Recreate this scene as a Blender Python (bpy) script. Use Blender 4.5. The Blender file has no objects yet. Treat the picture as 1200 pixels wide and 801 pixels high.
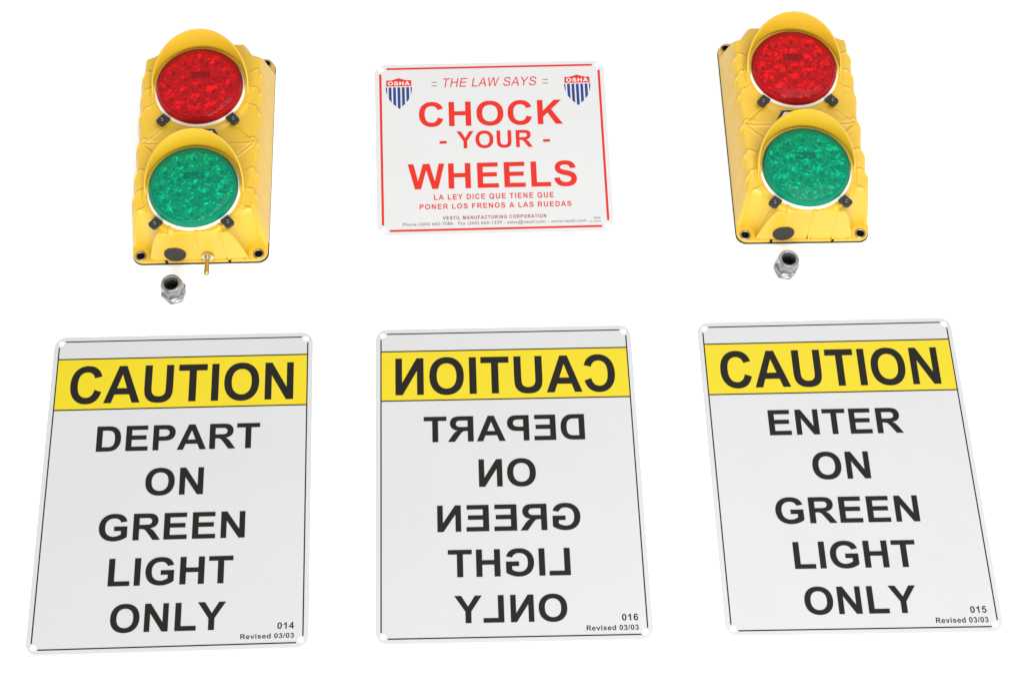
import bpy, bmesh, math, random
import numpy as np
from mathutils import Matrix, Vector
from mathutils.geometry import tessellate_polygon

S = 0.0254                       # everything below is laid out in inches and stored in metres
scene = bpy.context.scene
COL = scene.collection

# ---------------------------------------------------------------- camera
cam_data = bpy.data.cameras.new('camera')
cam = bpy.data.objects.new('camera', cam_data)
COL.objects.link(cam)
cam_data.sensor_fit = 'HORIZONTAL'
cam_data.sensor_width = 36.0
cam_data.lens = 1958.013 / 1200.0 * 36.0
cam_data.clip_start = 0.05
cam_data.clip_end = 50.0
cam.matrix_world = (Matrix.Translation((0, -28.1416 * S, 58.3116 * S)) @ Matrix.Rotation(0.471248, 4, 'X')
                    @ Matrix.Rotation(0.037933, 4, 'Z'))
scene.camera = cam

# ---------------------------------------------------------------- studio light
world = bpy.data.worlds.new('World')
scene.world = world
world.use_nodes = True
bg = world.node_tree.nodes['Background']
bg.inputs['Color'].default_value = (1.0, 1.0, 1.0, 1)
bg.inputs['Strength'].default_value = 0.70

def softbox(name, loc, target, size, power, color=(1, 1, 1)):
    l = bpy.data.lights.new(name, 'AREA')
    l.shape = 'RECTANGLE'
    l.size, l.size_y = size
    l.energy = power
    l.color = color
    o = bpy.data.objects.new(name, l)
    COL.objects.link(o)
    o.location = loc
    o.rotation_euler = (Vector(target) - Vector(loc)).to_track_quat('-Z', 'Y').to_euler()
    return o

softbox('softbox_overhead', (0.62, -0.05, 2.3), (0.1, 0.1, 0), (2.3, 1.5), 38)
softbox('softbox_camera_side', (0.1, -3.1, 2.1), (0.0, 0.2, 0), (3.2, 1.5), 190)

scene.view_settings.view_transform = 'Standard'
scene.view_settings.look = 'None'
scene.view_settings.exposure = 0.0
scene.view_settings.gamma = 1.0
scene.view_settings.use_curve_mapping = False
scene.render.engine = 'CYCLES'
scene.cycles.max_bounces = 10
scene.cycles.transparent_max_bounces = 12
scene.cycles.caustics_reflective = False
scene.cycles.caustics_refractive = False

# ---------------------------------------------------------------- materials
def mat(name, color, rough=0.5, metal=0.0, spec=0.5, bump=None, mottle=None):
    m = bpy.data.materials.new(name)
    m.use_nodes = True
    nt = m.node_tree
    b = nt.nodes['Principled BSDF']
    b.inputs['Base Color'].default_value = (*color, 1)
    b.inputs['Roughness'].default_value = rough
    b.inputs['Metallic'].default_value = metal
    b.inputs['Specular IOR Level'].default_value = spec
    if bump or mottle:
        tc = nt.nodes.new('ShaderNodeTexCoord')
    if mottle:                   # (scale, amount): slight unevenness of the material's own colour
        n = nt.nodes.new('ShaderNodeTexNoise')
        n.inputs['Scale'].default_value = mottle[0]
        n.inputs['Detail'].default_value = 5
        nt.links.new(tc.outputs['Object'], n.inputs['Vector'])
        r = nt.nodes.new('ShaderNodeValToRGB')
        r.color_ramp.elements[0].position = 0.3
        r.color_ramp.elements[1].position = 0.7
        k = mottle[1]
        r.color_ramp.elements[0].color = (*[c * (1 - k) for c in color], 1)
        r.color_ramp.elements[1].color = (*[min(1, c * (1 + k)) for c in color], 1)
        nt.links.new(n.outputs['Fac'], r.inputs['Fac'])
        nt.links.new(r.outputs['Color'], b.inputs['Base Color'])
    if bump:                     # (scale, strength, distance)
        n2 = nt.nodes.new('ShaderNodeTexNoise')
        n2.inputs['Scale'].default_value = bump[0]
        n2.inputs['Detail'].default_value = 3
        nt.links.new(tc.outputs['Object'], n2.inputs['Vector'])
        bp = nt.nodes.new('ShaderNodeBump')
        bp.inputs['Strength'].default_value = bump[1]
        bp.inputs['Distance'].default_value = bump[2]
        nt.links.new(n2.outputs['Fac'], bp.inputs['Height'])
        nt.links.new(bp.outputs['Normal'], b.inputs['Normal'])
    return m

def uneven_gloss(m, scale, lo, hi):
    nt = m.node_tree
    b = nt.nodes['Principled BSDF']
    tc = nt.nodes.new('ShaderNodeTexCoord')
    n = nt.nodes.new('ShaderNodeTexNoise')
    n.inputs['Scale'].default_value = scale
    n.inputs['Detail'].default_value = 4
    mr = nt.nodes.new('ShaderNodeMapRange')
    mr.inputs['From Min'].default_value = 0.35
    mr.inputs['From Max'].default_value = 0.65
    mr.inputs['To Min'].default_value = lo
    mr.inputs['To Max'].default_value = hi
    nt.links.new(tc.outputs['Object'], n.inputs['Vector'])
    nt.links.new(n.outputs['Fac'], mr.inputs['Value'])
    nt.links.new(mr.outputs['Result'], b.inputs['Roughness'])

def lens_mat(name, color, bump_scale):
    m = bpy.data.materials.new(name)
    m.use_nodes = True
    nt = m.node_tree
    nt.nodes.remove(nt.nodes['Principled BSDF'])
    out = nt.nodes['Material Output']
    tr = nt.nodes.new('ShaderNodeBsdfTransparent')
    tr.inputs['Color'].default_value = (*color, 1)
    df = nt.nodes.new('ShaderNodeBsdfPrincipled')
    df.inputs['Base Color'].default_value = (*[c * 0.8 for c in color], 1)
    df.inputs['Roughness'].default_value = 0.35
    df.inputs['Specular IOR Level'].default_value = 0.1
    gl = nt.nodes.new('ShaderNodeBsdfGlossy')
    gl.inputs['Roughness'].default_value = 0.10
    tc = nt.nodes.new('ShaderNodeTexCoord')
    v = nt.nodes.new('ShaderNodeTexVoronoi')
    v.inputs['Scale'].default_value = bump_scale
    nt.links.new(tc.outputs['Object'], v.inputs['Vector'])
    bp = nt.nodes.new('ShaderNodeBump')
    bp.inputs['Strength'].default_value = 0.12
    bp.inputs['Distance'].default_value = 0.0006
    nt.links.new(v.outputs['Distance'], bp.inputs['Height'])
    fr = nt.nodes.new('ShaderNodeFresnel')
    fr.inputs['IOR'].default_value = 1.17
    nt.links.new(bp.outputs['Normal'], gl.inputs['Normal'])
    nt.links.new(bp.outputs['Normal'], fr.inputs['Normal'])
    mx = nt.nodes.new('ShaderNodeMixShader')
    mx.inputs[0].default_value = 0.20
    nt.links.new(tr.outputs[0], mx.inputs[1])
    nt.links.new(df.outputs[0], mx.inputs[2])
    mx2 = nt.nodes.new('ShaderNodeMixShader')
    nt.links.new(fr.outputs[0], mx2.inputs[0])
    nt.links.new(mx.outputs[0], mx2.inputs[1])
    nt.links.new(gl.outputs[0], mx2.inputs[2])
    nt.links.new(mx2.outputs[0], out.inputs['Surface'])
    return m

M = {}
M['floor'] = mat('white_sweep', (0.93, 0.93, 0.93), 0.9, spec=0.1)
M['sign'] = mat('sign_white_enamel', (0.415, 0.415, 0.420), 0.33, spec=0.20, bump=(260, 0.12, 0.0006), mottle=(9, 0.012))
M['sign_bright'] = mat('sign_bright_white', (0.485, 0.485, 0.48), 0.36, spec=0.2, bump=(260, 0.12, 0.0006), mottle=(9, 0.012))
uneven_gloss(M['sign'], 7, 0.22, 0.42)
M['ink_black'] = mat('ink_black', (0.013, 0.0117, 0.0095), 0.5, spec=0.06)
M['ink_red'] = mat('ink_red', (0.50, 0.022, 0.014), 0.5, spec=0.12)
M['ink_maroon'] = mat('ink_maroon', (0.28, 0.035, 0.04), 0.5, spec=0.12)
M['ink_grey'] = mat('ink_grey', (0.17, 0.125, 0.125), 0.5, spec=0.25)
M['ink_blue'] = mat('ink_blue', (0.018, 0.04, 0.16), 0.5, spec=0.12)
M['ink_white'] = mat('ink_white', (0.62, 0.62, 0.62), 0.45, spec=0.25)
M['ink_yellow'] = mat('ink_yellow', (0.50, 0.395, 0.012), 0.42, spec=0.2, bump=(260, 0.12, 0.0006))
M['yellow'] = mat('yellow_moulded_plastic', (0.545, 0.337, 0.014), 0.44, spec=0.65, bump=(900, 0.12, 0.0002), mottle=(26, 0.05))
M['black'] = mat('black_plastic', (0.018, 0.017, 0.016), 0.5, spec=0.35)
M['plug'] = mat('dark_rubber_plug', (0.030, 0.027, 0.022), 0.65, spec=0.2)
M['gasket'] = mat('black_rubber_gasket', (0.012, 0.012, 0.012), 0.7, spec=0.3)
M['ring'] = mat('white_lens_gasket', (0.70, 0.67, 0.60), 0.5, spec=0.3)
M['dark'] = mat('dark_cavity', (0.01, 0.009, 0.008), 0.9, spec=0.1)  # near-black: shade of holes and notches put into the colour; also the seal
M['brass'] = mat('brass', (0.50, 0.36, 0.16), 0.3, metal=1.0)
M['nickel'] = mat('nickel', (0.62, 0.58, 0.50), 0.22, metal=1.0)
M['steel'] = mat('screw_steel', (0.10, 0.10, 0.10), 0.35, metal=1.0)
M['zinc'] = mat('cast_zinc_plated', (0.25, 0.255, 0.26), 0.34, metal=0.8, bump=(420, 0.6, 0.0005), mottle=(160, 0.40))
M['red_lens'] = lens_mat('red_tinted_polycarbonate', (0.86, 0.035, 0.045), 260)
M['green_lens'] = lens_mat('green_tinted_polycarbonate', (0.014, 0.60, 0.37), 260)
M['reflector'] = mat('silvered_reflector', (0.78, 0.78, 0.78), 0.26, metal=0.72, bump=(900, 0.5, 0.0006), mottle=(420, 0.55))
M['board'] = mat('circuit_board', (0.42, 0.42, 0.42), 0.5)
M['chip'] = mat('dark_component', (0.02, 0.02, 0.02), 0.5)
M['eyelet'] = mat('eyelet_metal', (0.30, 0.25, 0.17), 0.35, metal=1.0)
M['led'] = mat('led_resin', (0.12, 0.12, 0.11), 0.1, spec=0.8)

# ---------------------------------------------------------------- helpers
def mesh_obj(name, verts, faces, material, parent=None, smooth=False, loc=None):
    me = bpy.data.meshes.new(name)
    me.from_pydata([tuple(c * S for c in v) for v in verts], [], faces)
    me.update()
    bm = bmesh.new(); bm.from_mesh(me)
    bmesh.ops.recalc_face_normals(bm, faces=bm.faces)
    bm.to_mesh(me); bm.free()
    if smooth:
        me.polygons.foreach_set('use_smooth', [True] * len(me.polygons))
    me.materials.append(material)
    o = bpy.data.objects.new(name, me)
    COL.objects.link(o)
    if parent: o.parent = parent
    if loc: o.location = tuple(c * S for c in loc)
    return o

def empty(name, loc, rz=0.0):
    o = bpy.data.objects.new(name, None)
    o.empty_display_size = 0.02
    COL.objects.link(o)
    o.location = tuple(c * S for c in loc)
    o.rotation_euler = (0, 0, rz)
    return o

def tag(o, label=None, cat=None, group=None, kind=None):
    if label: o['label'] = label
    if cat: o['category'] = cat
    if group: o['group'] = group
    if kind: o['kind'] = kind
    return o

def copy_tree(o, parent=None):
    c = o.copy(); COL.objects.link(c); c.parent = parent
    for ch in list(o.children):
        copy_tree(ch, c)
    return c

def area2(loop):
    return sum(loop[i][0] * loop[(i + 1) % len(loop)][1] - loop[(i + 1) % len(loop)][0] * loop[i][1] for i in range(len(loop)))

def prism(loops, z0, z1, bevel=0.0):
    """outline (first loop) with holes, as a slab from z0 to z1, or a flat sheet when z0 == z1"""
    loops = [list(l) for l in loops]
    flat = [p for l in loops for p in l]
    tris = tessellate_polygon([[Vector((p[0], p[1], 0)) for p in l] for l in loops])
    n = len(flat)
    if z0 == z1:
        fs = []
        for t in tris:
            a, b, c = [flat[i] for i in t]
            cr = (b[0]-a[0])*(c[1]-a[1]) - (b[1]-a[1])*(c[0]-a[0])
            fs.append(tuple(t) if cr > 0 else (t[0], t[2], t[1]))
        return [(p[0], p[1], z0) for p in flat], fs
    vs = [(p[0], p[1], z1) for p in flat] + [(p[0], p[1], z0) for p in flat]
    fs = [tuple(t) for t in tris] + [tuple(n + i for i in t) for t in tris]
    k = 0
    for l in loops:
        m = len(l)
        for i in range(m):
            a, b = k + i, k + (i + 1) % m
            fs.append((a, b, n + b, n + a))
        k += m
    return vs, fs

def sheet(name, vs, fs, material, parent):
    """flat print: keeps its faces pointing up"""
    me = bpy.data.meshes.new(name)
    me.from_pydata([tuple(c * S for c in v) for v in vs], [], fs)
    me.update()
    me.materials.append(material)
    o = bpy.data.objects.new(name, me)
    COL.objects.link(o); o.parent = parent
    return o

def circle(cx, cy, r, n=32, ry=None):
    ry = ry or r
    return [(cx + r * math.cos(2 * math.pi * i / n), cy + ry * math.sin(2 * math.pi * i / n)) for i in range(n)]

def rrect(x0, x1, y0, y1, r, n=8):
    pts = []
    for cx, cy, a in ((x1 - r, y1 - r, 0), (x0 + r, y1 - r, 90), (x0 + r, y0 + r, 180), (x1 - r, y0 + r, 270)):
        for i in range(n + 1):
            t = math.radians(a + 90 * i / n)
            pts.append((cx + r * math.cos(t), cy + r * math.sin(t)))
    return pts

def lathe(profile, n=48, ry=1.0, close=False):
    """profile: (radius, z) pairs; radius 0 makes a pole"""
    vs, fs, rows = [], [], []
    for r, z in profile:
        if r < 1e-6:
            rows.append([len(vs)]); vs.append((0, 0, z))
        else:
            rows.append(list(range(len(vs), len(vs) + n)))
            vs += [(r * math.cos(2 * math.pi * i / n), ry * r * math.sin(2 * math.pi * i / n), z) for i in range(n)]
    for a, b in zip(rows, rows[1:] + ([rows[0]] if close else [])):
        for i in range(n):
            j = (i + 1) % n
            if len(a) == 1 and len(b) == 1: continue
            if len(a) == 1: fs.append((a[0], b[j], b[i]))
            elif len(b) == 1: fs.append((a[i], a[j], b[0]))
            else: fs.append((a[i], a[j], b[j], b[i]))
    return vs, fs

def shift(vf, dx=0, dy=0, dz=0, rot=0.0):
    c, s = math.cos(rot), math.sin(rot)
    return [(x * c - y * s + dx, x * s + y * c + dy, z + dz) for x, y, z in vf[0]], vf[1]

def join(*vfs):
    vs, fs = [], []
    for v, f in vfs:
        k = len(vs); vs += v; fs += [tuple(i + k for i in q) for q in f]
    return vs, fs

def smooth_by_angle(o, deg=35):
    me = o.data
    bm = bmesh.new(); bm.from_mesh(me)
    for f in bm.faces: f.smooth = True
    lim = math.radians(deg)
    for e in bm.edges:
        if len(e.link_faces) == 2 and e.calc_face_angle(0) > lim: e.smooth = False
    bm.to_mesh(me); bm.free()

# ---------------------------------------------------------------- bold grotesque lettering, drawn as outlines (2048 units per em)
GLYPHS = {
'A': (1479, 'M1472 0L1150 0L1022 333L436 333L315 0L1 0L572 1466L885 1466Z M927 580L725 1124L527 580Z'),
'C': (1479, 'M1087 539L1374 448Q1308 208 1154 91Q1001 -25 765 -25Q473 -25 285 174Q97 374 97 720Q97 1086 286 1288Q475 1491 783 1491Q1052 1491 1220 1332Q1320 1238 1370 1062L1077 992Q1051 1106 968 1172Q886 1238 768 1238Q605 1238 503 1121Q402 1004 402 742Q402 464 502 346Q602 228 762 228Q880 228 965 303Q1050 378 1087 539Z'),
'D': (1479, 'M148 1466L689 1466Q872 1466 968 1438Q1097 1400 1189 1303Q1281 1206 1329 1065Q1377 925 1377 719Q1377 538 1332 407Q1277 247 1175 148Q1098 73 967 31Q869 0 705 0L148 0Z M444 1218L444 247L665 247Q789 247 844 261Q916 279 963 322Q1011 365 1041 463Q1071 562 1071 732Q1071 902 1041 993Q1011 1084 957 1135Q903 1186 820 1204Q758 1218 577 1218Z'),
'E': (1366, 'M149 0L149 1466L1236 1466L1236 1218L445 1218L445 893L1181 893L1181 646L445 646L445 247L1264 247L1264 0Z'),
'F': (1251, 'M151 0L151 1466L1156 1466L1156 1218L447 1218L447 871L1059 871L1059 623L447 623L447 0Z'),
'G': (1593, 'M831 539L831 786L1469 786L1469 202Q1376 112 1199 43Q1023 -25 842 -25Q612 -25 441 71Q270 168 184 347Q98 527 98 738Q98 967 194 1145Q290 1323 475 1418Q616 1491 826 1491Q1099 1491 1252 1376Q1406 1262 1450 1060L1156 1005Q1125 1113 1039 1175Q954 1238 826 1238Q632 1238 517 1115Q403 992 403 750Q403 489 519 358Q635 228 823 228Q916 228 1009 264Q1103 301 1170 353L1170 539Z'),
'H': (1479, 'M150 0L150 1466L446 1466L446 889L1026 889L1026 1466L1322 1466L1322 0L1026 0L1026 641L446 641L446 0Z'),
'I': (569, 'M140 0L140 1466L436 1466L436 0Z'),
'K': (1479, 'M153 0L153 1466L449 1466L449 815L1047 1466L1445 1466L893 895L1475 0L1092 0L689 688L449 443L449 0Z'),
'L': (1251, 'M157 0L157 1466L453 1466L453 247L1189 247L1189 0Z'),
'M': (1706, 'M145 0L145 1466L588 1466L854 466L1117 1466L1561 1466L1561 0L1286 0L1286 1154L995 0L710 0L420 1154L420 0Z'),
'N': (1479, 'M152 0L152 1466L440 1466L1040 487L1040 1466L1315 1466L1315 0L1018 0L427 956L427 0Z'),
'O': (1593, 'M89 724Q89 948 156 1100Q206 1212 292 1301Q379 1390 482 1433Q619 1491 798 1491Q1122 1491 1316 1290Q1511 1089 1511 731Q1511 376 1318 175Q1125 -25 802 -25Q475 -25 282 174Q89 374 89 724Z M394 734Q394 485 509 356Q624 228 801 228Q978 228 1091 355Q1205 483 1205 738Q1205 990 1094 1114Q984 1238 801 1238Q618 1238 506 1112Q394 987 394 734Z'),
'P': (1366, 'M149 0L149 1466L624 1466Q894 1466 976 1444Q1102 1411 1187 1300Q1272 1190 1272 1015Q1272 880 1223 788Q1174 696 1098 643Q1023 591 945 574Q839 553 638 553L445 553L445 0Z M445 1218L445 802L607 802Q782 802 841 825Q900 848 933 897Q967 946 967 1011Q967 1091 920 1143Q873 1195 801 1208Q748 1218 588 1218Z'),
'Q': (1593, 'M89 724Q89 948 156 1100Q206 1212 292 1301Q379 1390 482 1433Q619 1491 798 1491Q1122 1491 1316 1290Q1511 1089 1511 731Q1511 470 1390 270L1300 150L1560 20L1480 -160L1180 10L1050 40Q935 -25 802 -25Q475 -25 282 174Q89 374 89 724Z M394 734Q394 485 509 356Q624 228 801 228Q860 228 900 240L760 330L830 470L1080 350Q1205 483 1205 738Q1205 990 1094 1114Q984 1238 801 1238Q618 1238 506 1112Q394 987 394 734Z'),
'R': (1479, 'M150 0L150 1466L773 1466Q1008 1466 1114 1426Q1221 1387 1285 1286Q1349 1185 1349 1055Q1349 890 1252 782Q1155 675 962 647Q1058 591 1120 524Q1183 457 1289 286L1468 0L1114 0L900 319Q786 490 744 534Q702 579 655 595Q608 612 506 612L446 612L446 0Z M446 846L665 846Q878 846 931 864Q984 882 1014 926Q1044 970 1044 1036Q1044 1110 1004 1155Q965 1201 893 1213Q857 1218 677 1218L446 1218Z'),
'S': (1366, 'M74 477L362 505Q388 360 467 292Q547 224 682 224Q825 224 897 284Q970 345 970 426Q970 478 939 514Q909 551 833 578Q781 596 596 642Q358 701 262 787Q127 908 127 1082Q127 1194 190 1291Q254 1389 373 1440Q493 1491 662 1491Q938 1491 1077 1370Q1217 1249 1224 1047L928 1034Q909 1147 846 1196Q784 1246 659 1246Q530 1246 457 1193Q410 1159 410 1102Q410 1050 454 1013Q510 966 726 915Q942 864 1045 809Q1149 755 1207 660Q1266 566 1266 427Q1266 301 1196 191Q1126 81 998 27Q870 -26 679 -26Q401 -26 252 102Q103 231 74 477Z'),
'T': (1251, 'M479 0L479 1218L44 1218L44 1466L1209 1466L1209 1218L775 1218L775 0Z'),
'U': (1479, 'M147 1466L443 1466L443 672Q443 483 454 427Q473 337 544 282Q616 228 740 228Q866 228 930 279Q994 331 1007 406Q1020 481 1020 655L1020 1466L1316 1466L1316 696Q1316 432 1292 323Q1268 214 1203 139Q1139 64 1031 19Q923 -25 749 -25Q539 -25 430 23Q322 72 259 149Q196 227 176 312Q147 438 147 684Z'),
'V': (1366, 'M525 0L1 1466L322 1466L693 381L1052 1466L1366 1466L841 0Z'),
'W': (1933, 'M358 0L8 1466L311 1466L532 459L800 1466L1152 1466L1409 442L1634 1466L1932 1466L1576 0L1262 0L970 1096L679 0Z'),
'Y': (1366, 'M532 0L532 617L-5 1466L342 1466L687 886L1025 1466L1366 1466L827 615L827 0Z'),
'0': (1139, 'M562 1472Q775 1472 895 1320Q1038 1140 1038 723Q1038 307 894 125Q775 -25 562 -25Q348 -25 217 139Q86 304 86 726Q86 1140 230 1322Q349 1472 562 1472Z M562 1239Q511 1239 471 1206Q431 1174 409 1090Q380 981 380 723Q380 465 406 368Q432 272 471 240Q511 208 562 208Q613 208 653 240Q693 273 715 357Q744 465 744 723Q744 981 718 1077Q692 1174 652 1206Q613 1239 562 1239Z'),
'1': (1139, 'M806 0L525 0L525 1059Q371 915 162 846L162 1101Q272 1137 401 1237Q530 1338 578 1472L806 1472Z'),
'3': (1139, 'M77 389L349 422Q362 318 419 263Q476 208 557 208Q644 208 703 274Q763 340 763 452Q763 558 706 620Q649 682 567 682Q513 682 438 661L469 890Q583 887 643 939Q703 992 703 1079Q703 1153 659 1197Q615 1241 542 1241Q470 1241 419 1191Q368 1141 357 1045L98 1089Q125 1222 179 1301Q234 1381 331 1426Q429 1472 550 1472Q757 1472 882 1340Q985 1232 985 1096Q985 903 774 788Q900 761 975 667Q1051 573 1051 440Q1051 247 910 111Q769 -25 559 -25Q360 -25 229 89Q98 204 77 389Z'),
'4': (1139, 'M638 0L638 295L38 295L38 541L674 1472L910 1472L910 542L1092 542L1092 295L910 295L910 0Z M638 542L638 1043L301 542Z'),
'5': (1139, 'M91 377L371 406Q383 311 442 255Q501 200 578 200Q666 200 727 271Q788 343 788 487Q788 622 727 689Q667 757 570 757Q449 757 353 650L125 683L269 1446L1012 1446L1012 1183L482 1183L438 934Q532 981 630 981Q817 981 947 845Q1077 709 1077 492Q1077 311 972 169Q829 -25 575 -25Q372 -25 244 84Q116 193 91 377Z'),
'6': (1139, 'M1054 1107L782 1077Q772 1161 730 1201Q688 1241 621 1241Q532 1241 470 1161Q409 1081 393 828Q498 952 654 952Q830 952 955 818Q1081 684 1081 472Q1081 247 949 111Q817 -25 610 -25Q388 -25 245 147Q102 320 102 713Q102 1116 251 1294Q400 1472 638 1472Q805 1472 914 1378Q1024 1285 1054 1107Z M417 494Q417 357 480 282Q543 208 624 208Q702 208 754 269Q806 330 806 469Q806 612 750 678Q694 745 610 745Q529 745 473 681Q417 618 417 494Z'),
'e': (1139, 'M762 338L1042 291Q988 137 871 56Q755 -24 581 -24Q305 -24 172 157Q68 302 68 523Q68 787 206 936Q344 1086 555 1086Q792 1086 929 929Q1066 773 1060 450L356 450Q359 325 424 255Q489 186 586 186Q652 186 697 222Q742 258 762 338Z M778 622Q775 744 715 807Q655 871 569 871Q477 871 417 804Q357 737 358 622Z'),
'v': (1139, 'M449 0L21 1062L316 1062L516 520L574 339L633 520L835 1062L1124 1062L702 0Z'),
'i': (569, 'M147 0L147 1062L428 1062L428 0Z'),
's': (1139, 'M48 303L330 346Q348 264 403 221Q458 179 557 179Q666 179 721 219Q758 247 758 294Q758 326 738 347Q717 367 645 384Q310 458 220 519Q96 604 96 755Q96 891 203 984Q311 1077 537 1086Q752 1086 857 1016Q962 946 1001 809L736 760Q719 821 672 854Q625 886 538 886Q428 886 381 855Q349 833 349 799Q349 770 376 750Q413 723 629 673Q846 624 932 553Q1017 481 1017 353Q1017 214 900 114Q784 -24 557 -24Q351 -24 230 59Q110 143 48 303Z'),
'd': (1251, 'M1121 0L860 0L860 156Q795 65 706 20Q618 -24 528 -24Q345 -24 214 123Q84 271 84 535Q84 805 211 945Q338 1086 532 1086Q710 1086 840 938L840 1466L1121 1466Z M371 554Q371 384 418 308Q486 198 608 198Q705 198 773 280Q841 363 841 527Q841 710 775 790Q709 871 606 871Q506 871 438 791Q371 712 371 554Z'),
'/': (569, 'M-3 -25L360 1491L571 1491L204 -25Z'),
'^': (0, 'M147 1206L147 1466L428 1466L428 1206Z'),
'-': (682, 'M100 391L100 672L600 672L600 391Z'),
' ': (569, ''),
}

LIGHT_GLYPHS = {            # thin cut of the same face, for the one light line of capitals
'T': (1251, 'M531 0L531 1293L48 1293L48 1466L1210 1466L1210 1293L725 1293L725 0Z'),
'H': (1479, 'M164 0L164 1466L358 1466L358 864L1120 864L1120 1466L1314 1466L1314 0L1120 0L1120 691L358 691L358 0Z'),
'E': (1366, 'M162 0L162 1466L1222 1466L1222 1293L356 1293L356 844L1167 844L1167 672L356 672L356 173L1256 173L1256 0Z'),
'L': (1139, 'M150 0L150 1466L344 1466L344 173L1066 173L1066 0Z'),
'A': (1366, 'M-3 0L560 1466L769 1466L1369 0L1148 0L977 444L364 444L203 0Z M420 602L917 602L764 1008L660 1312L581 1036Z'),
'W': (1933, 'M414 0L25 1466L224 1466L520 260L835 1466L1069 1466L1385 260L1665 1466L1860 1466L1470 0L1285 0L950 1240L605 0Z'),
'S': (1366, 'M92 471L275 487Q288 377 335 306Q383 236 483 192Q584 149 710 149Q822 149 907 182Q993 215 1035 273Q1077 332 1077 401Q1077 471 1036 523Q996 576 903 612Q843 635 638 684Q434 733 352 777Q246 833 194 915Q142 998 142 1100Q142 1213 206 1310Q270 1408 392 1458Q515 1491 665 1491Q830 1491 956 1438Q1082 1385 1150 1282Q1218 1179 1223 1049L1037 1035Q1022 1175 935 1246Q848 1318 678 1318Q501 1318 420 1253Q339 1188 339 1097Q339 1018 396 967Q452 916 690 862Q928 808 1017 768Q1146 708 1208 617Q1269 526 1269 407Q1269 289 1202 184Q1134 80 1008 22Q881 -25 722 -25Q521 -25 385 33Q250 92 173 209Q96 327 92 471Z'),
'Y': (1366, 'M571 0L571 621L6 1466L242 1466L672 790L1115 1466L1341 1466L765 621L765 0Z'),
' ': (569, ''),
}

def glyph_loops(ch, light=False):
    adv, d = (LIGHT_GLYPHS if light else GLYPHS)[ch]
    loops, cur, i = [], [], 0
    num = ''
    toks, k = [], 0
    while k < len(d):
        c = d[k]
        if c in 'MLQZ': toks.append(c); k += 1
        elif c == ' ': k += 1
        else:
            j = k
            while j < len(d) and (d[j].isdigit() or d[j] == '-'): j += 1
            toks.append(int(d[k:j])); k = j
    k = 0
    while k < len(toks):
        t = toks[k]
        if t in ('M', 'L'):
            if t == 'M': cur = []
            cur.append((toks[k + 1], toks[k + 2])); k += 3
        elif t == 'Q':
            p0 = cur[-1]; p1 = (toks[k + 1], toks[k + 2]); p2 = (toks[k + 3], toks[k + 4])
            for q in range(1, 7):
                s = q / 6
                cur.append(tuple((1 - s) ** 2 * p0[a] + 2 * s * (1 - s) * p1[a] + s * s * p2[a] for a in (0, 1)))
            k += 5
        else:
            if cur[0] == cur[-1]: cur.pop()
            loops.append(cur); k += 1
    return adv, loops

def word_mesh(text, x0, x1, y0, y1, z, track=0, mirror=False, light=False, slant=0.0):
    parts, pen = [], 0
    for ch in text:
        adv, loops = glyph_loops(ch, light)
        if ch == 'i': parts.append((pen, glyph_loops('^')[1]))
        if slant: loops = [[(q[0] + slant * q[1], q[1]) for q in l] for l in loops]
        parts.append((pen, loops)); pen += adv + track
    xs = [p + q[0] for p, ls in parts for l in ls for q in l]
    a, b = min(xs), max(xs)
    sx, sy = (x1 - x0) / (b - a), (y1 - y0) / 1466.0
    vfs = []
    for p, ls in parts:
        if not ls: continue
        out = []
        for l in ls:
            pts = []
            for q in l:
                x = x0 + (p + q[0] - a) * sx
                if mirror: x = x0 + x1 - x
                pts.append((x, y0 + q[1] * sy))
            out.append(pts)
        vfs.append(prism(out, z, z))
    return join(*vfs)

def stock_text_mesh(text, x0, x1, y0, y1, z, bold=0.0, shear=0.0, space=1.0):
    """small print in Blender's built-in face, scaled into its place on the sign"""
    cu = bpy.data.curves.new('print', 'FONT')
    cu.body = text; cu.offset = bold; cu.shear = shear; cu.space_character = space
    cu.resolution_u = 4
    o = bpy.data.objects.new('print', cu)
    COL.objects.link(o)
    dg = bpy.context.evaluated_depsgraph_get()
    me = bpy.data.meshes.new_from_object(o.evaluated_get(dg))
    vs = [tuple(v.co) for v in me.vertices]
    fs = [tuple(p.vertices) for p in me.polygons]
    bpy.data.objects.remove(o); bpy.data.curves.remove(cu); bpy.data.meshes.remove(me)
    xs = [v[0] for v in vs]; a, b = min(xs), max(xs)
    cap = 0.729
    sx, sy = (x1 - x0) / (b - a), (y1 - y0) / cap
    vs = [(x0 + (v[0] - a) * sx, y0 + v[1] * sy, z) for v in vs]
    out = []
    for f in fs:
        p = [vs[i] for i in f]
        ar = area2(p)
        out.append(f if ar > 0 else tuple(reversed(f)))
    return vs, out

# ---------------------------------------------------------------- the white surface everything lies on
floor = sheet('floor', [(-160, -140, 0), (160, -140, 0), (160, 180, 0), (-160, 180, 0)], [(0, 1, 2, 3)], M['floor'], None)
tag(floor, kind='structure')

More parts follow.
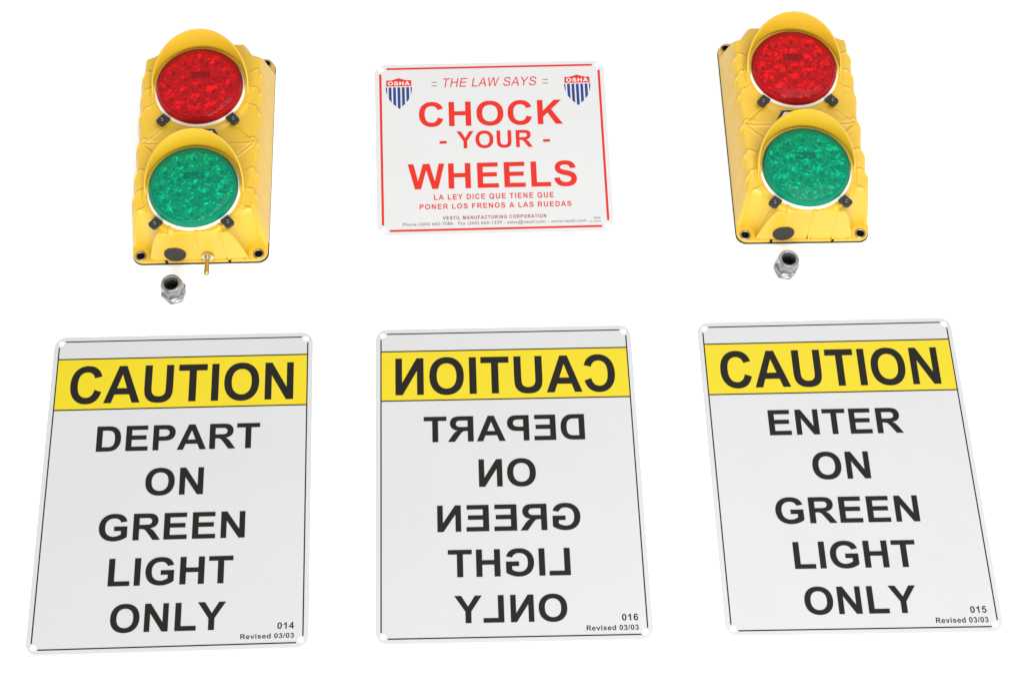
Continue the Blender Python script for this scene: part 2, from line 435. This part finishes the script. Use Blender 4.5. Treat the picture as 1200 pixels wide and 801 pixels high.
# ---------------------------------------------------------------- signs
SIGN_L = dict(loc=(-12.337,-5.021), rot=0.06832, w=9.650, h=12.330, quad=[(-4.838, 6.148), (4.784, 6.136), (4.857, -6.136), (-4.803, -6.148)], rows=[
    ('CAUTION', -4.27, 4.299, 3.491, 5.07) ,
    ('DEPART', -3.095, 3.067, 1.477, 2.516) ,
    ('ON', -1.149, 1.016, -0.348, 0.74) ,
    ('GREEN', -2.748, 2.624, -2.111, -1.067) ,
    ('LIGHT', -2.274, 2.244, -3.86, -2.806) ,
    ('ONLY', -2.091, 2.039, -5.61, -4.557) ,
    ('014', 3.904, 4.501, -5.635, -5.397) ,
    ('Revised 03/03', 2.588, 4.508, -5.976, -5.797) ,
    ('band', -4.842, 4.797, 3.238, 5.398) ,
])
SIGN_M = dict(loc=(0.078,-4.172), rot=0.06162, w=9.650, h=12.330, quad=[(-4.847, 6.139), (4.747, 6.163), (4.849, -6.163), (-4.749, -6.139)], rows=[
    ('CAUTION', -4.267, 4.289, 3.509, 5.086) ,
    ('DEPART', -3.19, 2.978, 1.509, 2.568) ,
    ('ON', -1.135, 1.028, -0.351, 0.764) ,
    ('GREEN', -2.731, 2.618, -2.121, -1.076) ,
    ('LIGHT', -2.363, 2.148, -3.885, -2.831) ,
    ('ONLY', -2.162, 1.947, -5.624, -4.597) ,
    ('016', 3.919, 4.504, -5.638, -5.389) ,
    ('Revised 03/03', 2.605, 4.504, -5.989, -5.798) ,
    ('band', -4.796, 4.812, 3.269, 5.39) ,
])
SIGN_R = dict(loc=(12.722,-3.342), rot=0.06174, w=9.650, h=12.330, quad=[(-4.881, 6.16), (4.794, 6.211), (4.893, -6.211), (-4.805, -6.16)], rows=[
    ('CAUTION', -4.287, 4.25, 3.501, 5.075) ,
    ('ENTER', -2.637, 2.494, 1.478, 2.527) ,
    ('ON', -1.17, 0.995, -0.358, 0.742) ,
    ('GREEN', -2.762, 2.597, -2.107, -1.075) ,
    ('LIGHT', -2.273, 2.246, -3.869, -2.83) ,
    ('ONLY', -2.075, 2.025, -5.609, -4.574) ,
    ('015', 3.905, 4.495, -5.645, -5.393) ,
    ('Revised 03/03', 2.597, 4.51, -6.001, -5.8) ,
    ('band', -4.801, 4.805, 3.236, 5.416) ,
])
SIGN_C = dict(loc=(-1.112,10.661), rot=0.07252, w=9.230, h=8.012, quad=[(-4.664, 4.003), (4.65, 4.006), (4.577, -4.006), (-4.564, -4.003)], rows=[
    ('THE LAW SAYS', -1.981, 1.959, 3.01, 3.458) ,
    ('=', -2.462, -2.24, 3.084, 3.267) ,
    ('=', 2.221, 2.444, 3.107, 3.291) ,
    ('CHOCK', -3.032, 2.981, 1.019, 2.243) ,
    ('YOUR', -1.492, 1.668, -0.103, 0.748) ,
    ('-', -2.205, -1.906, 0.153, 0.284) ,
    ('-', 2.11, 2.4, 0.131, 0.262) ,
    ('WHEELS', -3.553, 3.429, -2.053, -0.829) ,
    ('LA LEY DICE QUE TIENE QUE', -2.501, 2.428, -2.585, -2.331) ,
    ('PONER LOS FRENOS A LAS RUEDAS', -3.103, 3.139, -3.021, -2.778) ,
    ('VESTIL MANUFACTURING CORPORATION', -2.162, 2.076, -3.535, -3.374) ,
    ('Phone (260) 665-7586   Fax (260) 665-1339 - sales@vestil.com - www.vestil.com', -3.807, 3.709, -3.787, -3.637) ,
    ('066', 4.023, 4.308, -3.654, -3.55) ,
    ('rev 8/03', 3.807, 4.309, -3.804, -3.734) ,
    ('shield', -4.399, -3.291, 1.946, 3.526) ,
    ('shield', 3.118, 4.232, 1.939, 3.513) ,
])
GL = [(-13.402, 3.086), (10.852, 5.255)]

def quad_map(w, h, quad):
    """bilinear placement of the printed rectangle: the sheets are a hair out of square"""
    tl, tr, br, bl = quad
    def f(x, y):
        s, t = x / w + .5, y / h + .5
        return tuple((1 - s) * ((1 - t) * bl[i] + t * tl[i]) + s * ((1 - t) * br[i] + t * tr[i]) for i in (0, 1))
    return f

ZP, ZB = 0.045, 0.004      # top of the plate, bottom of the plate
ZI = ZP + 0.006            # first layer of ink
ZI2 = ZI + 0.006           # ink printed over ink

def build_sign(name, d, margin, corner, line_w, line_mat, gap, hole, stock='sign'):
    root = empty(name, (d['loc'][0], d['loc'][1], 0), d['rot'])
    w, h = d['w'], d['h']
    f = quad_map(w, h, d['quad'])
    mp = lambda vf: ([(*f(x, y), z) for x, y, z in vf[0]], vf[1])
    def part(nm, vf, m, parent=root):
        return sheet(nm, *mp(vf), m, parent)
    # plate: rolled edge, four punched holes
    W2, H2 = w / 2 + margin, h / 2 + margin
    holes = [circle(sx * (w / 2 - hole[1]), sy * (h / 2 - hole[1]), hole[0], 24) for sx in (-1, 1) for sy in (-1, 1)]
    outer = rrect(-W2, W2, -H2, H2, corner, 10)
    inner = rrect(-W2 + .02, W2 - .02, -H2 + .02, H2 - .02, corner - .02, 10)
    vs, fs = prism([inner] + holes, ZP, ZP)
    k = len(vs); n = len(outer)
    vs += [(x, y, ZP - .014) for x, y in outer] + [(x, y, ZB) for x, y in outer]
    for i in range(n):
        j = (i + 1) % n
        fs.append((j, i, k + i, k + j)); fs.append((k + j, k + i, k + n + i, k + n + j))
    p = n
    for hl in holes:
        m_ = len(hl); b = len(vs)
        vs += [(x, y, ZB) for x, y in hl]
        for i in range(m_):
            j = (i + 1) % m_
            fs.append((p + i, p + j, b + j, b + i))
        p += m_
    part('plate', (vs, fs), M[stock])
    # border of four printed rules that stop short of the holes
    a, b, g = w / 2, h / 2, line_w / 2
    for x0, x1, y0, y1 in ((-a + gap, a - gap, b - g, b + g), (-a + gap, a - gap, -b - g, -b + g),
                           (-a - g, -a + g, -b + gap, b - gap), (a - g, a + g, -b + gap, b - gap)):
        part('border_rule', ([(x0, y0, ZI), (x1, y0, ZI), (x1, y1, ZI), (x0, y1, ZI)], [(0, 1, 2, 3)]), line_mat)
    return root, part

def caution_sign(d, label, mirror):
    root, part = build_sign('caution_sign', d, 0.20, 0.46, 0.048, M['ink_black'], 0.24, (0.115, 0.075))
    tag(root, label, 'sign', 'caution signs in the lower row')
    for text, x0, x1, y0, y1 in d['rows']:
        if text == 'band':
            xx = d['w'] / 2 - 0.024
            part('yellow_band', ([(-xx, y0, ZI), (xx, y0, ZI), (xx, y1, ZI), (-xx, y1, ZI)], [(0, 1, 2, 3)]), M['ink_yellow'])
            for yy in (y0, y1):
                part('band_rule', ([(-xx, yy - .024, ZI2), (xx, yy - .024, ZI2), (xx, yy + .024, ZI2), (-xx, yy + .024, ZI2)], [(0, 1, 2, 3)]), M['ink_black'])
        elif text.startswith('Revised'):
            part('lettering', word_mesh(text, x0, x1, y0, y1, ZI, track=60), M['ink_black'])
        elif text[0] == '0':
            part('lettering', word_mesh(text, x0, x1, y0, y1, ZI, track=90), M['ink_black'])
        else:
            part('lettering', word_mesh(text, x0, x1, y0, y1, ZI2, mirror=mirror), M['ink_black'])
    return root

caution_sign(SIGN_L, 'caution sign reading DEPART ON GREEN LIGHT ONLY in normal lettering, number 014', False)
caution_sign(SIGN_M, 'caution sign with mirror-reversed lettering, number 016, between two normally printed ones', True)
caution_sign(SIGN_R, 'caution sign reading ENTER ON GREEN LIGHT ONLY, number 015', False)

def clip_x(poly, xa, xb):
    def cut(p, x, keep):
        out = []
        for i in range(len(p)):
            a, b = p[i], p[(i + 1) % len(p)]
            ia, ib = keep(a[0]), keep(b[0])
            if ia: out.append(a)
            if ia != ib:
                t = (x - a[0]) / (b[0] - a[0]); out.append((x, a[1] + t * (b[1] - a[1])))
        return out
    p = cut(poly, xa, lambda v: v >= xa)
    return cut(p, xb, lambda v: v <= xb) if p else p

def law_sign(d):
    root, part = build_sign('wheel_chock_sign', d, 0.235, 0.50, 0.095, M['ink_red'], 0.27, (0.13, 0.02), 'sign_bright')
    tag(root, 'white sign with red CHOCK YOUR WHEELS lettering and two striped shields', 'sign')
    for text, x0, x1, y0, y1 in d['rows']:
        if text == 'shield':
            e = empty('emblem', (0, 0, 0)); e.parent = root
            wd, ht = x1 - x0, y1 - y0
            P = lambda pts: [(x0 + u * wd, y0 + v * ht) for u, v in pts]
            banner = P([(.02, .735), (.98, .735), (.97, .93), (.80, .925), (.66, .955), (.5, 1.0), (.34, .955), (.20, .925), (.03, .93)])
            part('banner', prism([banner], ZI, ZI), M['ink_red'], e)
            body = P([(0, .70), (1, .70), (.985, .56), (.94, .42), (.86, .29), (.74, .17), (.60, .07), (.5, 0), (.40, .07), (.26, .17), (.14, .29), (.06, .42), (.015, .56)])
            for i in range(7):
                c = i / 6
                xa, xb = x0 + wd * (c - .053), x0 + wd * (c + .053)
                pl = clip_x(body, max(xa, x0 + .001), min(xb, x1 - .001))
                part('stripe', prism([pl], ZI, ZI), M['ink_blue'], e)
            part('lettering', word_mesh('OSHA', x0 + wd * .09, x1 - wd * .08, y0 + ht * .765, y0 + ht * .885, ZI2, track=120), M['ink_white'], e)
        elif text == '=':
            for yy in (y0, y1):
                part('dash', ([(x0, yy - .017, ZI), (x1, yy - .017, ZI), (x1, yy + .017, ZI), (x0, yy + .017, ZI)], [(0, 1, 2, 3)]), M['ink_maroon'])
        elif text == '-':
            part('dash', ([(x0, y0, ZI), (x1, y0, ZI), (x1, y1, ZI), (x0, y1, ZI)], [(0, 1, 2, 3)]), M['ink_red'])
        elif text == 'THE LAW SAYS':
            part('lettering', word_mesh(text, x0, x1, y0, y1, ZI, track=60, light=True, slant=.21), M['ink_red'])
        elif text in ('CHOCK', 'YOUR', 'WHEELS'):
            part('lettering', word_mesh(text, x0, x1, y0, y1, ZI, track=40), M['ink_red'])
        elif text[0].isupper() and text.isupper():
            small = text.startswith('VESTIL')
            part('lettering', word_mesh(text, x0, x1, y0, y1, ZI, track=200), M['ink_maroon'] if small else M['ink_red'])
        else:
            part('lettering', stock_text_mesh(text, x0, x1, y0, y1, ZI, bold=0.004), M['ink_grey'])
    return root

law_sign(SIGN_C)

# ---------------------------------------------------------------- two-lamp signal lights
HX, HY = 2.3077, 4.6367            # screw hole spacing
CXO = 0.04                         # body centre line
LENS = ((0.0, 2.02), (0.0, -2.80))
ZF = 2.10
DZ = 0.40                          # height of the lamp parts over the first layout

def build_housing():
    step = 0.027
    xs = np.arange(-3.0, 3.0 + 1e-6, step); ys = np.concatenate([np.arange(-5.02, -4.45, 0.014), np.arange(-4.45, 5.1, step)])
    X, Y = np.meshgrid(xs, ys)
    AX = np.abs(X - CXO)
    # shingled steps round the sides: each rib line carries down the wall towards the foot
    lines = [(3.08, 0.45), (2.14, 0.0), (1.18, -0.45), (-0.28, 0.0), (-1.68, 0.45), (-2.70, 0.0), (-3.66, -0.45)]
    base_d = (2.70 - AX) / 0.46
    wall = np.clip(1 - base_d, 0, 1)
    saw = np.zeros_like(X)
    lift = np.zeros_like(X)
    for k, (y0, m) in enumerate(lines):
        yl = y0 + m * (np.minimum(AX, 2.3) - 2.3) - 0.85 * wall
        s = yl - Y
        ln = 0.92
        rise = np.clip(s / 0.03, 0, 1)
        fall = np.clip(1 - (s - 0.05) / ln, 0, 1)
        v = rise * fall * (0.50 + 0.50 * np.exp(-(np.clip(s, 0, 9) / 0.10) ** 2))
        saw = np.maximum(saw, v)
    fade_in = np.clip((AX - 1.75) / 0.35, 0, 1)
    d_side = (2.70 + 0.15 * saw * np.clip(1.6 - wall * 1.6, 0, 1) - AX) / 0.42
    # bottom wall ribs (pairs of fine ridges)
    ribs = np.zeros_like(X)
    for xc, bend in ((-0.82, -0.05), (0.10, 0.08), (1.00, 0.14)):
        xx = xc + bend * np.clip((-4.35 - Y) / 0.35, 0, 1.5)
        ribs = np.maximum(ribs, np.exp(-((np.abs(X - xx) - 0.0) / 0.085) ** 4) * np.clip((-4.30 - Y) / 0.12, 0, 1) * (1 - 0.8 * (xc < 0) * np.clip((-4.80 - Y) / 0.03, 0, 1)))
    d_bot = (Y + 4.865 + 0.03 * ribs) / 0.13
    d_top = (4.54 - Y) / 0.26
    cb = np.minimum(np.hypot(X + HX, Y + HY), np.hypot(X - HX - 0.06, Y + HY))
    ct = np.minimum(np.hypot(X + HX, Y - HY + .28), np.hypot(X - HX - 0.06, Y - HY + .28))
    d_cb = (cb - 0.40) / 0.62
    d_ct = (ct - 0.36) / 0.36
    d = d_side
    def smin(a, b, k):
        h = np.clip(0.5 + 0.5 * (b - a) / k, 0, 1)
        return b * (1 - h) + a * h - k * h * (1 - h)
    for o_, k in ((d_bot, .10), (d_top, .25), (d_cb, .55), (d_ct, .25)):
        d = smin(d, o_, k)
    t = np.clip(d, -0.3, 1.0)
    shape = np.where(t > 0, 1 - (1 - np.clip(t, 0, 1)) ** 1.65, t * 1.6)
    Z = 0.22 + (ZF - 0.22) * shape
    top = np.clip((d - 0.55) / 0.4, 0, 1)
    Z += 0.065 * saw * fade_in * np.clip(d / 0.5, 0, 1)
    Z += 0.05 * ribs * top
    # collars round both lamps
    for cx, cy in LENS:
        r = np.hypot((X - cx - 0.01), (Y - cy) / 1.015)
        Z += 0.09 * np.clip((2.08 - r) / 0.07, 0, 1) * np.clip((d - 0.7) / 0.3, 0, 1)
        Z = np.where(r < 1.70, ZF - 0.30, Z)
    # moulded creases between the lamps
    def seg(x0, y0, x1, y1):
        out = None
        for sg in (-1, 1):
            ax_, ay, bx, by = CXO + sg * x0, y0, CXO + sg * x1, y1
            L2 = (bx - ax_) ** 2 + (by - ay) ** 2
            u = np.clip(((X - ax_) * (bx - ax_) + (Y - ay) * (by - ay)) / L2, 0, 1)
            dd = np.hypot(X - ax_ - u * (bx - ax_), Y - ay - u * (by - ay))
            out = dd if out is None else np.minimum(out, dd)
        return out
    for q in ((1.55, 0.20, 2.16, -0.46), (0.0, -0.50, 2.16, -0.50), (2.12, -0.60, 1.55, -1.12), (1.6, -4.40, 1.85, -4.58)):
        dd = seg(*q)
        Z -= 0.05 * np.exp(-(dd / 0.035) ** 2)
        dd2 = seg(q[0], q[1] - .09, q[2], q[3] - .09)
        Z += 0.035 * np.exp(-(dd2 / 0.05) ** 2)
    # screw bosses
    for hx in (-HX, HX + 0.06):
        for hy in (-HY, HY):
            r = np.hypot(X - hx, Y - hy)
            Z = np.where(r < 0.17, 0.05, Z)
    ny, nx = X.shape
    idx = -np.ones((ny, nx), int)
    keep = Z > 0.12
    face_keep = keep[:-1, :-1] & keep[1:, :-1] & keep[1:, 1:] & keep[:-1, 1:]
    used = np.zeros_like(keep)
    for a, b in ((slice(0, -1), slice(0, -1)), (slice(1, None), slice(0, -1)), (slice(1, None), slice(1, None)), (slice(0, -1), slice(1, None))):
        used[a, b] |= face_keep
    idx[used] = np.arange(used.sum())
    verts = np.stack([X[used], Y[used], Z[used]], 1)
    jj, ii = np.nonzero(face_keep)
    faces = np.stack([idx[jj, ii], idx[jj, ii + 1], idx[jj + 1, ii + 1], idx[jj + 1, ii]], 1)
    return verts.tolist(), [tuple(int(c) for c in f) for f in faces]

def build_visor(cx, cy):
    """hood: half ring of wall, tallest at the top, running out to nothing at the sides"""
    n = 56
    vs, fs = [], []
    for i in range(n + 1):
        u = i / n
        a = math.radians(-6 + 192 * u)
        s = max(0.0, math.sin(a))
        h = 2.05 + 1.04 * s ** 1.05
        edge = min(1, min(u, 1 - u) / 0.03)
        h = 1.80 + (h - 1.80) * edge
        flare = 0.05 * s
        ro, ri = 1.96, 1.88
        c_, s_ = math.cos(a), math.sin(a) * 1.03
        for r, z in ((ro, 1.72), (ro + flare, h - 0.03), (ro - 0.03 + flare, h), (ri + 0.02 + flare, h), (ri + flare, h - 0.03), (ri, max(1.86, min(1.95, h - .05))), (1.79, max(1.84, min(1.93, h - .07))), (1.785, 1.72)):
            vs.append((cx + r * c_, cy + r * s_, z + DZ))
    for i in range(n):
        for k in range(7):
            a0 = i * 8 + k
            fs.append((a0, a0 + 1, a0 + 9, a0 + 8))
    fs.append(tuple(range(8))); e = n * 8; fs.append(tuple(e + k for k in range(7, -1, -1)))
    return vs, fs

CUPS = [(0.0, 0.0)] + [(0.66 * math.cos(math.radians(60 * q + 30)), 0.66 * math.sin(math.radians(60 * q + 30))) for q in range(6)] + \
       [(1.27 * math.cos(math.radians(30 * q)), 1.27 * math.sin(math.radians(30 * q))) for q in range(12)]

def build_reflector(seed):
    """moulded optics: nineteen cups, each a starburst of tilted facets round its diode"""
    rnd = random.Random(seed)
    vs, fs = [], []
    for cx, cy in CUPS:
        n = 9
        a0 = rnd.uniform(0, 6.28)
        ctr = len(vs)
        vs.append((cx, cy, 0.015))
        for k in range(n):
            for r, z in ((0.13, 0.03 + rnd.uniform(0, .05)), (0.255 + rnd.uniform(-.02, .02), 0.06 + rnd.uniform(0, .08)), (0.335, 0.05 + (0.07 if k % 2 else 0) + rnd.uniform(0, .05))):
                a = a0 + 2 * math.pi * (k + rnd.uniform(-.2, .2)) / n
                vs.append((cx + r * math.cos(a), cy + r * math.sin(a), z))
        for k in range(n):
            j = (k + 1) % n
            p, q = ctr + 1 + 3 * k, ctr + 1 + 3 * j
            fs += [(ctr, p, q), (p, p + 1, q), (q, p + 1, q + 1), (p + 1, p + 2, q + 2), (p + 1, q + 2, q + 1)]
    # ribbed web between the cups
    g = 0.085
    pts = {}
    n = int(1.62 / g) + 1
    for i in range(-n, n + 1):
        for j in range(-n, n + 1):
            x = (i + (0.5 if j % 2 else 0)) * g + rnd.uniform(-.025, .025)
            y = j * g * 0.9 + rnd.uniform(-.025, .025)
            if math.hypot(x, y) < 1.60:
                dm = min(math.hypot(x - a, y - b) for a, b in CUPS)
                pts[(i, j)] = len(vs)
                vs.append((x, y, (0.055 + rnd.uniform(0, .05)) if dm > 0.27 else -0.02))
    for (i, j), a in pts.items():
        o = 1 if j % 2 else 0
        b, c, d_ = pts.get((i + 1, j)), pts.get((i + o, j + 1)), pts.get((i + o - 1, j + 1))
        if b is not None and c is not None: fs.append((a, b, c))
        if c is not None and d_ is not None: fs.append((a, c, d_))
    return vs, fs

def lamp(parent, centre, lens_m, seed, label):
    cx, cy = centre
    ring = lathe([(1.60, 1.60), (1.60, 1.86), (1.74, 1.88), (1.80, 1.86), (1.83, 1.82), (1.83, 1.50)], 96, 1.015)
    o = mesh_obj('lens_ring', *shift(ring, cx, cy, DZ), M['ring'], parent, smooth=True); smooth_by_angle(o)
    cover = lathe([(1.745, 1.87), (1.755, 2.02), (1.72, 2.16), (1.64, 2.24), (1.62, 2.235), (1.58, 2.26), (1.2, 2.30), (0.7, 2.33), (0, 2.345)], 96, 1.015)
    o = mesh_obj('signal_lens', *shift(cover, cx, cy, DZ), lens_m, parent, smooth=True)
    smooth_by_angle(o, 40)
    o['label'] = label
    disc = lathe([(1.70, 1.90), (1.66, 2.05), (1.60, 2.05), (1.59, 1.99), (0, 1.99)], 64, 1.015)
    mesh_obj('lamp_board', *shift(disc, cx, cy, DZ), M['board'], o)
    r = build_reflector(seed)
    mesh_obj('reflector', *shift(r, cx, cy, 1.99 + DZ), M['reflector'], o)
    # light emitting diodes on the board, unlit
    vfs = []
    dome = lathe([(0.075, 0.0), (0.072, 0.05), (0.05, 0.09), (0, 0.105)], 12)
    vfs = [(cx + a, cy + b) for a, b in CUPS]
    first = None
    for px, py in vfs:
        if first is None:
            first = mesh_obj('diode', *dome, M['led'], o, smooth=True, loc=(px, py, 2.02 + DZ))
        else:
            c = first.copy(); COL.objects.link(c); c.parent = o; c.location = (px * S, py * S, (2.02 + DZ) * S)
    chip = prism([rrect(cx - .40, cx + .40, cy + .34, cy + .64, .04, 3)], 2.0 + DZ, 2.10 + DZ)
    mesh_obj('component_block', *chip, M['chip'], o)
    # retaining clips
    for sg in (-1, 1):
        a = math.radians(-48.5 if sg > 0 else -131.5)
        clip = prism([[(-.22, -.19), (.16, -.19), (.22, -.17), (.26, -.10), (.26, .10), (.22, .17), (.16, .19), (-.22, .19)]], 0, .13)
        px, py = cx + 2.10 * math.cos(a), cy + 2.10 * math.sin(a)
        c = mesh_obj('retaining_clip', *shift(clip, px, py, 1.86 + DZ, a), M['black'], parent)
        b = c.modifiers.new('soft_edge', 'BEVEL'); b.width = 0.02 * S; b.segments = 2
        sc = lathe([(0.10, 0), (0.10, .03), (.07, .05), (.045, .05), (.04, .01), (0, .01)], 20)
        mesh_obj('screw', *shift(sc, px + .02 * sg, py - .02, 1.99 + DZ), M['steel'], c, smooth=True)
    v = mesh_obj('visor', *build_visor(cx + 0.02, cy), M['yellow'], parent, smooth=True)
    smooth_by_angle(v, 50)
    return o

def build_light():
    root = empty('signal_light', (0, 0, 0))
    gk = prism([rrect(-2.66, 2.75, -4.915, 4.92, .42)], 0.004, 0.10)
    mesh_obj('gasket', *gk, M['gasket'], root)
    holes = [circle(hx, hy, .15, 24) for hx in (-HX, HX + .06) for hy in (-HY, HY)]
    fl = prism([rrect(-2.64, 2.72, -4.90, 4.90, .42)] + holes, 0.10, 0.26)
    f = mesh_obj('flange', *fl, M['yellow'], root)
    b = f.modifiers.new('soft_edge', 'BEVEL'); b.width = 0.03 * S; b.segments = 2; b.limit_method = 'ANGLE'; b.angle_limit = math.radians(60)
    h = mesh_obj('housing', *build_housing(), M['yellow'], root, smooth=True)
    for hx in (-HX, HX + .06):
        for hy in (-HY, HY):
            ey = lathe([(.15, .20), (.15, .28), (.18, .30), (.215, .29), (.225, .25)], 28)
            e = mesh_obj('eyelet', *shift(ey, hx, hy), M['eyelet'], root, smooth=True)
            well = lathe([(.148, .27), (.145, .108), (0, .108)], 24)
            mesh_obj('hole_shade_cup', *shift(well, hx, hy), M['dark'], e)  # near-black cup, paints the shade down the screw hole
    lamp(root, LENS[0], M['red_lens'], 5, 'red lens with a dark rectangle behind it')
    lamp(root, LENS[1], M['green_lens'], 11, 'green lens with a dark rectangle behind it')
    # warning label mostly hidden behind the lower visor
    lb = [(-.92, -.82), (.92, -.82), (.92, -.40), (.66, .06), (-.66, .06), (-.92, -.40)]
    li = [(x * .87, -.40 + (y + .40) * .80) for x, y in lb]
    l = mesh_obj('warning_label', *prism([lb], ZF + .05, ZF + .112), M['black'], root)
    mesh_obj('label_face', *prism([li], ZF + .108, ZF + .118), M['ink_white'], l)
    # round plug in the sloping lower wall
    n = 40
    pl = lathe([(0.43, -0.12), (0.43, 0.02), (0.40, 0.045), (0, 0.05)], n)
    p = mesh_obj('hole_plug', *pl, M['plug'], root, smooth=True)
    smooth_by_angle(p)
    p.location = (-0.86 * S, -4.875 * S, 0.76 * S)
    p.rotation_euler = (math.radians(83), 0, 0)
    for x in (-1.28, 1.22):
        nb = prism([rrect(x - .06, x + .06, -4.915, -4.86, .02, 2)], .11, .265)
        mesh_obj('notch_shade_block', *nb, M['dark'], root)  # solid dark block for a notch, its shade put into the colour
    return root

def hexagon(r, rot=0.0):
    return [(r * math.cos(math.radians(60 * i) + rot), r * math.sin(math.radians(60 * i) + rot)) for i in range(6)]

def add_switch(root):
    def horiz(vf, x, y, z):   # lathe about z turned to point along -y
        return [(x + px, y - pz, z + py) for px, py, pz in vf[0]], vf[1]
    base = lathe([(0, -.1), (.17, -.1), (.17, .12), (.12, .14), (.12, .30), (0.09, .30), (.08, .26), (0, .26)], 20)
    s = mesh_obj('toggle_switch', *horiz(base, .40, -4.80, .62), M['nickel'], root, smooth=True); smooth_by_angle(s)
    nut = prism([hexagon(.26, .2), list(circle(0, 0, .13, 16))], .0, .09)
    nn = mesh_obj('hex_nut', *horiz(nut, .40, -4.88, .62), M['nickel'], s)
    lev = lathe([(.08, .2), (.085, .5), (.105, .82), (.11, .90), (.08, .95), (0, .96)], 16)
    mesh_obj('lever', *horiz(lev, .40, -4.80, .62), M['brass'], s, smooth=True)

left = build_light()
right = copy_tree(left)
seed = 40
for lens in [c for c in right.children if c.name.startswith('signal_lens')]:      # no two lamps are moulded quite alike
    for r in [c for c in lens.children if c.name.startswith('reflector')]:
        seed += 7
        cx, cy = LENS[0] if 'red' in lens['label'] else LENS[1]
        v, f = shift(build_reflector(seed), cx, cy, 1.99 + DZ)
        me = bpy.data.meshes.new('reflector')
        me.from_pydata([tuple(c * S for c in p) for p in v], [], f)
        me.materials.append(M['reflector'])
        r.data = me
left.location = (-12.9215 * S, 9.4197 * S, 0); left.rotation_euler = (0, 0, 0.0677)
right.location = (11.282 * S, 11.4439 * S, 0); right.rotation_euler = (0, 0, 0.0602)
G = 'yellow signal lights at the top corners'
tag(left, 'yellow red-over-green signal light with a metal toggle switch at its bottom edge', 'signal light', G)
tag(right, 'yellow red-over-green signal light without a toggle switch, right of the red lettered sign', 'signal light', G)
add_switch(left)

# ---------------------------------------------------------------- cable glands
def build_gland():
    root = empty('cable_gland', (0, 0, 0))
    def hexlathe(levels, rot=0.0, n=36, blend=()):
        vs, fs = [], []
        for r, z, hexness in levels:
            for i in range(n):
                a = 2 * math.pi * i / n
                k = math.cos(math.radians(30)) / math.cos((a - rot) % math.radians(60) - math.radians(30))
                rr = r * ((1 - hexness) + hexness * k / math.cos(math.radians(30)) * 0.955)
                vs.append((rr * math.cos(a), rr * math.sin(a), z))
        for l in range(len(levels) - 1):
            for i in range(n):
                j = (i + 1) % n
                fs.append((l * n + i, l * n + j, (l + 1) * n + j, (l + 1) * n + i))
        return vs, fs
    def p(nm, vf, m, parent, ang=30):
        o = mesh_obj(nm, *vf, m, parent, smooth=True); smooth_by_angle(o, ang); return o
    lock = p('lock_nut', hexlathe([(.20, .0, 0), (.40, .0, 1), (.43, .03, 1), (.43, .15, 1), (.39, .18, .6), (.30, .18, 0)], .1), M['zinc'], root)
    p('threaded_stem', hexlathe([(.35, .12, 0), (.35, .20, 0), (.37, .22, 0), (.35, .24, 0), (.37, .26, 0), (.35, .28, 0)]), M['zinc'], root)
    p('hex_body', hexlathe([(.30, .27, 0), (.44, .27, .9), (.475, .30, 1), (.475, .42, 1), (.44, .46, .7), (.38, .47, 0)], .35), M['zinc'], root)
    cap = p('dome_nut', hexlathe([(.37, .46, 0), (.41, .48, .9), (.42, .50, 1), (.42, .84, .9), (.415, .90, .35), (.39, .955, .1), (.35, .98, 0), (.30, .975, 0),
                                  (.275, .94, 0), (.265, .80, 0), (.26, .66, 0)], .1), M['zinc'], root)
    seal = lathe([(.262, .72), (.20, .70), (.17, .60), (.16, .45), (0, .45)], 28)
    p('rubber_seal', seal, M['dark'], cap)
    return root

gl = build_gland()
gr = copy_tree(gl)
gl.location = (GL[0][0] * S, GL[0][1] * S, .004 * S); gl.rotation_euler = (0, 0, 0.2)
gr.location = (GL[1][0] * S, GL[1][1] * S, .004 * S); gr.rotation_euler = (0, 0, -0.25)
GG = 'metal cable glands standing below the signal lights'
tag(gl, 'grey metal cable gland standing just below the light with the toggle switch', 'cable gland', GG)
tag(gr, 'grey metal cable gland standing below the signal light that has no toggle', 'cable gland', GG)
